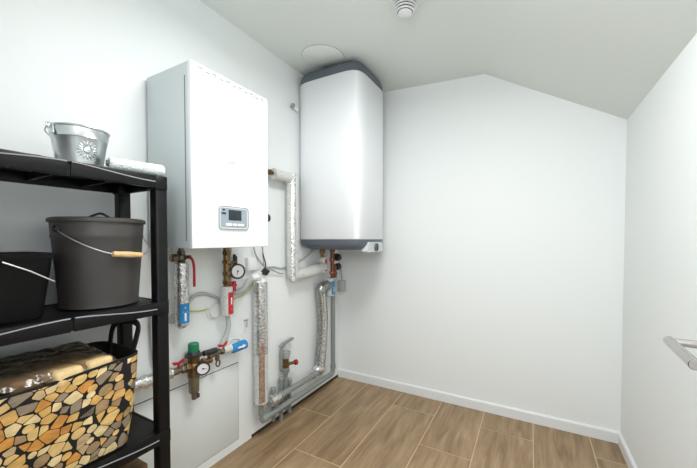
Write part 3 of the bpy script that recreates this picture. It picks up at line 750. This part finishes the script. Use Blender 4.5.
mb = MB(); mb.box((c.x - .008, c.y - .010, c.z - .172), (c.x + .012, c.y + .026, c.z - .150), .004); mb.build('drain_tap', M['dark'], t)
gauge(t, c + Vector((.048, .018, -.012)), (.86, -.50, .0), .034, 190)
mb = MB(); q0 = gp(1.10) + Vector((.01, 0, .050)); q1 = gp(1.185) + Vector((.01, 0, .048)); mb.cyl(q0, q1, .0145, seg=18, bev=.003); mb.build('backflow_cartridge', M['dark'], t)
mb = MB(); mb.cyl(gp(1.14) + Vector((0, 0, .02)), gp(1.25) + Vector((0, 0, .035)), .013, seg=16); mb.cyl(gp(1.195) + Vector((0, 0, .035)), gp(1.195) - Vector((0, 0, .012)), .012, seg=16); hexnut(mb, gp(1.215) + Vector((0, 0, .03)), gd, .020, .02); mb.build('outlet_fitting', M['bronze'], t)
mb = MB(); rc = gp(1.195) - Vector((0, 0, .030)); mb.tube([rc + Vector((.006, .013 * math.cos(q), .017 * math.sin(q))) for q in [2 * math.pi * k / 16 for k in range(16)]], .0035, 8, closed=True); mb.build('ring_tap', M['dark'], t)
mb = MB(); e0 = gp(1.235) + Vector((0, 0, .030)); e1 = gp(1.32) + Vector((0, 0, .030)); mb.cyl(e0, e1, .022, .026, seg=20, bev=.003); mb.tube(fillet([gp(1.26) + Vector((0, 0, .045)), gp(1.28) + Vector((0, 0, .085)), gp(1.34) + Vector((0, 0, .075)), gp(1.37) + Vector((0, 0, .04))], .03), .008, 10); mb.build('outlet_pipe', M['wrap'], t)
butterfly(t, gp(1.225) + Vector((.008, 0, .060)), (0.3, 1, .15), .06)
mb = MB(); e2 = gp(1.285) + Vector((.01, 0, .026)); e3 = gp(1.388) + Vector((.012, 0, .032)); mb.cyl(e2, e3, 0.027, seg=26, bev=.005); s_ = mb.build('flow_sleeve', M['blue'], t, 'blue sleeve with white arrow')
ax = (e3 - e2).normalized(); up_ = ax.cross(Vector((1, 0, .0))).normalized(); up_ = -up_ if up_.z < 0 else up_
fd = (Vector((1, -.35, .1)) - ax * Vector((1, -.35, .1)).dot(ax)).normalized(); sd_ = ax.cross(fd)
mb = MB(); 
for (a, b, hw) in ((.025, .060, .005), (.060, .082, .012)):
    w1 = hw if hw < .01 else 0
    mb.add([e2 + ax * a + fd * .0278 - sd_ * hw, e2 + ax * a + fd * .0278 + sd_ * hw, e2 + ax * b + fd * .0278 + sd_ * max(w1, .0005), e2 + ax * b + fd * .0278 - sd_ * max(w1, .0005)], [[0, 1, 2, 3]])
mb.build('arrow', M['dial'], s_)
# thin grey hose behind the shelf post rising from the foil sleeve
mb = MB(); mb.tube(spline([(XL + .02, .885, .68), (XL + .018, .872, .75), (XL + .018, .868, .95), (XL + .02, .90, .985), (XL + .02, .95, .985)]), .008, 10)
solo(mb, 'hose', M['greyhose'], 'thin grey vertical hose on wall behind the shelf post', 'hose')

# F: foil pipe from the boiler side to the heater's hot port
t = thing('insulated_pipe', 'foil-wrapped pipe with bends running between boiler and water heater', 'pipe', (PX_, 1.83, 1.0))
mb = MB(); mb.cyl((PX_, 1.313, 1.721), (PX_, 1.66, 1.721), .012, seg=16); hexnut(mb, (PX_, 1.56, 1.721), (0, 1, 0), .023, .03); hexnut(mb, (PX_, 1.605, 1.721), (0, 1, 0), .019, .025); mb.build('brass_nipple', M['brass'], t)
mb = MB(); mb.tube([(PX_, 1.645, 1.716), (PX_, 1.78, 1.716), (PX_, 1.848, 1.716)], .036, 22); mb.tube(fillet([(PX_, 1.846, 1.752), (PX_, 1.846, 1.022), (PX_ + .01, 2.02, 1.028), (PX_ + .01, 2.225, 1.062)], .012, 3), .043, 22); mb.build('insulation', M['wrap'], t, 'white transparent outer sleeve')
mb = MB(); strip_arc(mb, (PX_, 1.846, 0), (0, 0, 1), .0436, .985, 1.74, -66, -14, n=8)
mb.build('foil_strip', M['foil'], t)
mb = MB(); mb.cyl((PX_ + .008, 2.222, 1.008), (PX_ + .008, 2.222, 1.135), .036, seg=22, bev=.006); e_ = mb.build('end_sleeve', M['wrap'], t)
mb = MB(); strip_arc(mb, (PX_ + .008, 2.222, 0), (0, 0, 1), .0365, 1.022, 1.12, -25, 60, n=10); s_ = mb.build('flow_sticker', M['redst'], t)
mb = MB(); arrow_on(mb, (PX_ + .008, 2.222, 0), .0376, 1.035, 1.105, 10, 16); mb.build('arrow', M['dial'], s_)

# C: tall foil pipe left with black-knobbed valve
cy_ = 1.524
t = thing('insulated_pipe', 'tall foil and copper toned pipe under black knob near wall middle', 'pipe', (PX_, cy_, .2))
mb = MB(); mb.cyl((PX_, cy_, .55), (PX_, cy_, 1.010), .044, seg=26, bev=.004); mb.build('insulation', M['foil'], t)
mb = MB(); mb.cyl((PX_, cy_, .235), (PX_, cy_, .55), .043, seg=26, bev=.004); mb.build('lower_insulation', M['wrap'], t)
mb = MB(); strip_arc(mb, (PX_, cy_, 0), (0, 0, 1), .0442, .25, .62, -62, -12, n=10); mb.build('copper_strip', M['pinkfoil'], t, 'copper toned strip')
mb = MB(); mb.cyl((PX_, cy_ + .02, 1.005), (PX_, cy_ + .02, 1.035), .020, seg=18); mb.cyl((PX_, cy_ - .02, 1.003), (PX_, cy_ - .02, 1.02), .014, seg=14); mb.cyl((PX_, cy_ - .075, 1.045), (PX_, cy_ + .03, 1.05), .020, seg=18, bev=.004); mb.cyl((PX_, cy_ - .02, 1.03), (PX_ + .02, cy_ - .02, 1.075), .012, seg=14); mb.cyl((PX_, cy_ + .0, 1.05), (XL, cy_ + .0, 1.06), .014, seg=14); v_ = mb.build('valve', M['white_plastic'], t)
mb = MB(); mb.cyl((PX_ + .018, cy_ + .012, 1.062), (PX_ + .036, cy_ + .024, 1.092), .023, seg=20, bev=.004); mb.build('knob', M['dark'], v_, 'black knob')
mb = MB(); mb.tube(spline([(PX_, cy_ - .07, 1.045), (PX_, cy_ - .10, 1.03), (PX_, cy_ - .14, .985), (PX_ - .005, cy_ - .20, .972), (PX_ - .005, cy_ - .24, 1.01)]), .016, 12); mb.build('flexible_hose', M['greyhose'], v_)
mb = MB(); mb.tube(fillet([(PX_, cy_, .25), (PX_, cy_ - .003, .165), (PX_, cy_ + .012, .150)], .03), .018, 14); mb.build('elbow', M['greyplastic'], t)
# small screw hook beside C
mb = MB(); mb.cyl((XL, 1.445, .775), (XL + .03, 1.445, .778), .005, seg=10); mb.cyl((XL + .026, 1.443, .735), (XL + .028, 1.445, .785), .0045, seg=10); mb.ball((XL + .03, 1.445, .783), .008)
solo(mb, 'wall_hook', M['greyhose'], 'small metal hook on wall left of the tall foil pipe', 'hook')

# E: right foil pipe with blue sticker below the heater
t = thing('insulated_pipe', 'curved foil-wrapped pipe with blue arrow sticker below water heater', 'pipe', (PX_, 2.22, .2))
mb = MB(); mb.tube(fillet([(PX_, 2.325, .895), (PX_, 2.195, .885), (PX_, 2.215, .80), (PX_, 2.235, .62), (PX_, 2.215, .40), (PX_, 2.185, .235)], .05, 8), .043, 22); mb.build('insulation', M['wrap'], t)
pth = fillet([(PX_ + .030, 2.190, .84), (PX_ + .030, 2.222, .62), (PX_ + .030, 2.200, .40), (PX_ + .030, 2.172, .255)], .1, 8)
mb.tube(pth, .018, 14); mb.build('foil_strip', M['foil'], t)
mb = MB(); mb.cyl((PX_ + .006, 2.335, .80), (PX_ + .006, 2.335, .955), .038, seg=24, bev=.006); mb.build('end_sleeve', M['wrap'], t)
mb = MB(); strip_arc(mb, (PX_ + .006, 2.335, 0), (0, 0, 1), .0385, .815, .93, -35, 50, n=10); s_ = mb.build('flow_sticker', M['blue'], t)
mb = MB(); arrow_on(mb, (PX_ + .006, 2.335, 0), .0396, .835, .912, 2, 17); mb.build('arrow', M['dial'], s_)
mb = MB(); mb.ball((PX_ + .004, 2.170, .225), .050, sq=(.9, 1.15, .95)); mb.build('bottom_sleeve', M['foil'], t)

# safety valve group under the heater
t = thing('safety_valve', 'copper and brass safety valve with black knobs beneath water heater', 'valve', (PX_ + .04, 2.32, .95))
sx = PX_ + .03
mb = MB(); mb.cyl((sx, 2.335, .955), (sx, 2.335, 1.232), .016, seg=18)
for z_ in (1.20, 1.12, 1.01): hexnut(mb, (sx, 2.335, z_), (0, 0, -1), .024, .024)
mb.cyl((sx, 2.335, 1.15), (sx, 2.41, 1.15), .012, seg=14); mb.cyl((sx, 2.335, 1.06), (sx, 2.41, 1.06), .012, seg=14)
mb.cyl((sx + .006, 2.372, .955), (sx + .006, 2.372, 1.06), .013, seg=14); hexnut(mb, (sx + .006, 2.372, 1.0), (0, 0, -1), .018, .02); mb.build('body', M['copper'], t)
mb = MB(); mb.cyl((PX_ + .006, 2.222, 1.13), (PX_ + .006, 2.222, 1.236), .014, seg=16); hexnut(mb, (PX_ + .006, 2.222, 1.20), (0, 0, -1), .024, .03); mb.build('hot_outlet', M['brass'], t)
for z_ in (1.125, 1.045):
    mb = MB(); mb.cyl((sx + .005, 2.392, z_), (sx + .012, 2.432, z_ + .002), .030, seg=20, bev=.006); mb.build('knob', M['dark'], t, 'black knob')
mb = MB(); mb.tube(spline([(sx + .01, 2.435, 1.05), (sx, 2.475, 1.02), (sx - .01, 2.505, .96), (sx - .01, 2.512, .915)]), .006, 10); mb.build('cable', M['cable'], t)
mb = MB(); mb.box((sx - .035, 2.470, .815), (sx + .012, 2.545, .915), .006); mb.build('connector', M['greyhose'], t)

DRX, FUX = -1.482, -1.522
# grey plastic drain lines
t = thing('drain_pipe', 'grey plastic drain pipe dropping from heater along the wall base', 'pipe', (DRX, 2.0, .1))
mb = MB(); mb.tube(fillet([(DRX, 2.372, .83), (DRX, 2.372, .125), (DRX, 1.545, .130)], .04), .020, 18); mb.cyl((DRX, 1.515, .130), (DRX, 1.565, .130), .024, seg=18, bev=.002); mb.build('lower_pipe', M['greyplastic'], t)
mb = MB(); mb.lathe((DRX, 2.372, .165), (0, 0, 1), [(.020, 0), (.024, .002), (.024, .04), (.020, .042)], 20); mb.build('coupling', M['greyplastic'], t)
t = thing('cold_feed_pipe', 'grey plastic pipe joining the two foil pipes above the drain pipe', 'pipe', (DRX, 1.9, .2))
mb = MB(); mb.cyl((DRX, 1.575, .212), (DRX, 2.175, .212), .021, seg=18); mb.cyl((DRX, 1.69, .212), (DRX, 1.72, .212), .025, seg=20, bev=.003); mb.cyl((DRX, 2.06, .212), (DRX, 2.09, .212), .026, seg=20, bev=.003); mb.build('pipe', M['greyplastic'], t)
mb = MB(); mb.lathe((DRX, 1.585, .212), (0, 1, 0), [(.018, 0), (.034, .004)] + [(.037 + .0015 * ((k % 2) * 2 - 1), .012 + .013 * k) for k in range(6)] + [(.034, .088), (.018, .092)], 24); mb.build('foil_sleeve', M['foil'], t)

# siphon funnel and its down pipes
t = thing('drain_funnel', 'grey drain funnel with small red knob on its valve', 'funnel', (FUX, 1.79, .06))
mb = MB(); mb.lathe((FUX, 1.795, .30), (0, 0, 1), [(.016, 0), (.017, .02), (.028, .035), (.030, .06), (.022, .064)], 24); mb.cyl((FUX, 1.795, .06), (FUX, 1.795, .31), .014, seg=18); mb.build('trap', M['greyplastic'], t)
mb = MB(); mb.cyl((FUX, 1.795, .36), (FUX, 1.795, .43), .023, seg=20); hexnut(mb, (FUX, 1.795, .375), (0, 0, 1), .029, .02); mb.cyl((FUX, 1.80, .385), (FUX + .03, 1.86, .385), .011, seg=14); mb.build('valve', M['brass'], t)
mb = MB(); mb.cyl((FUX + .030, 1.858, .384), (FUX + .040, 1.880, .384), .020, seg=20, bev=.004); mb.build('knob', M['red'], t, 'dark red knob')
mb = MB(); mb.lathe((FUX, 1.80, .425), (0, 0, 1), [(.020, 0), (.027, .012), (.034, .055), (.031, .055), (.023, .012), (1e-5, .008)], 24); mb.build('cup', M['greyhose'], t)
mb = MB(); mb.box((FUX - .012, 1.742, .35), (FUX + .008, 1.758, .535), .006)
mb.prism([(FUX - .015, 1.742, .53), (FUX - .015, 1.762, .545), (FUX - .015, 1.875, .560), (FUX - .015, 1.875, .547), (FUX - .015, 1.79, .537), (FUX - .015, 1.762, .51)], (.026, 0, 0)); mb.build('bracket', M['greyplastic'], t)
for yy, z0, z1 in ((1.665, .04, .262), (1.745, .0, .30), (1.835, .02, .262)):
    mb = MB(); mb.cyl((FUX, yy, z0), (FUX, yy, z1), .0135, seg=16); mb.lathe((FUX, yy, z1 - .03), (0, 0, 1), [(.0135, 0), (.018, .003), (.019, .034), (.014, .04), (1e-5, .042)], 20); mb.build('down_pipe', M['greyplastic'], t)

# little fittings on the wall right of the boiler
mb = MB(); mb.cyl((XL, 1.615, 1.422), (XL + .04, 1.615, 1.422), .010, seg=14); mb.ball((XL + .045, 1.615, 1.422), .024, sq=(.7, .8, 1.1))
solo(mb, 'isolating_valve', M['dark'], 'small black valve head on wall beside right edge of boiler', 'valve')
for z_, w in ((1.352, 'upper'), (1.288, 'lower')):
    mb = MB(); mb.cyl((XL, 1.605, z_), (XL + .03, 1.605, z_), .012, seg=14); mb.cyl((XL + .028, 1.605, z_ - .016), (XL + .034, 1.605, z_ + .016), .010, seg=12)
    solo(mb, 'pipe_clip', M['greyhose'], 'small grey wall clip under the black knob, %s of two' % w, 'clip', 'wall clips by the boiler')
# white junction box and trunking below the boiler
mb = MB(); mb.box((XL, 1.455, 1.085), (XL + .03, 1.545, 1.168), .004); mb.box((XL + .029, 1.462, 1.092), (XL + .032, 1.538, 1.161), .001)
solo(mb, 'junction_box', M['white_plastic'], 'white square junction box on wall below boiler right corner', 'box')
mb = MB(); mb.box((XL, 1.335, .955), (XL + .022, 1.425, 1.235), .004)
solo(mb, 'cable_trunking', M['white_plastic'], 'white vertical trunking on wall right of pressure gauge', 'trunking')
# cables
cx_ = XL + .03
mb = MB(); mb.tube(spline([(cx_, 1.50, 1.245), (cx_, 1.515, 1.19), (cx_ + .015, 1.545, 1.135), (cx_ + .01, 1.60, 1.098), (cx_ - .02, 1.71, 1.090), (cx_ - .0235, 1.79, 1.075), (cx_ - .0235, 1.90, 1.09), (cx_ - .02, 2.02, 1.125), (cx_, 2.10, 1.17), (cx_, 2.14, 1.215)]), .0055, 8)
solo(mb, 'cable', M['cable'], 'grey cable running from boiler to underside of the water heater', 'cable')
mb = MB(); mb.tube(spline([(cx_ + .012, 1.565, 1.245), (cx_ + .012, 1.572, 1.18), (cx_ + .028, 1.565, 1.11), (cx_ + .012, 1.62, 1.092), (cx_ - .01, 1.75, 1.045), (cx_ - .01, 1.792, 1.04)]), .005, 8)
solo(mb, 'cable', M['cable'], 'grey cable dropping from boiler corner to the bent foil pipe', 'cable')
mb = MB(); mb.tube(spline([(cx_ + .02, 1.56, 1.19), (cx_ + .03, 1.575, 1.12), (cx_ + .03, 1.56, 1.075), (cx_ + .03, 1.50, 1.055), (cx_ + .03, 1.46, 1.055)]), .004, 8)
solo(mb, 'cable', M['dark'], 'short dark cable looping above the black knob valve', 'cable')
mb = MB(); mb.tube(spline([(XL + .05, 1.03, .955), (XL + .02, 1.09, .985), (XL + .016, 1.16, .985), (XL + .018, 1.24, .945), (XL + .02, 1.27, .90)]), .009, 10)
solo(mb, 'hose', M['greyhose'], 'curved grey hose on wall between blue and red arrow pipes', 'hose')
mb = MB(); mb.tube(spline([(XL + .01, 1.03, .915), (XL + .01, 1.15, .895), (XL + .01, 1.30, .915), (XL + .012, 1.42, .935), (XL + .012, 1.49, .975), (XL + .012, 1.51, 1.01)]), .0035, 8)
solo(mb, 'earth_wire', M['earth'], 'thin yellow-green earth wire crossing wall behind the arrow pipes', 'wire')
mb = MB(); mb.lathe((XL, 1.222, .882), (1, 0, 0), [(.05, 0), (.05, .006), (.04, .012), (.038, .022), (1e-5, .022)], 28)
solo(mb, 'wall_rosette', M['white_plastic'], 'round pale wall rosette behind the red arrow pipe', 'rosette')
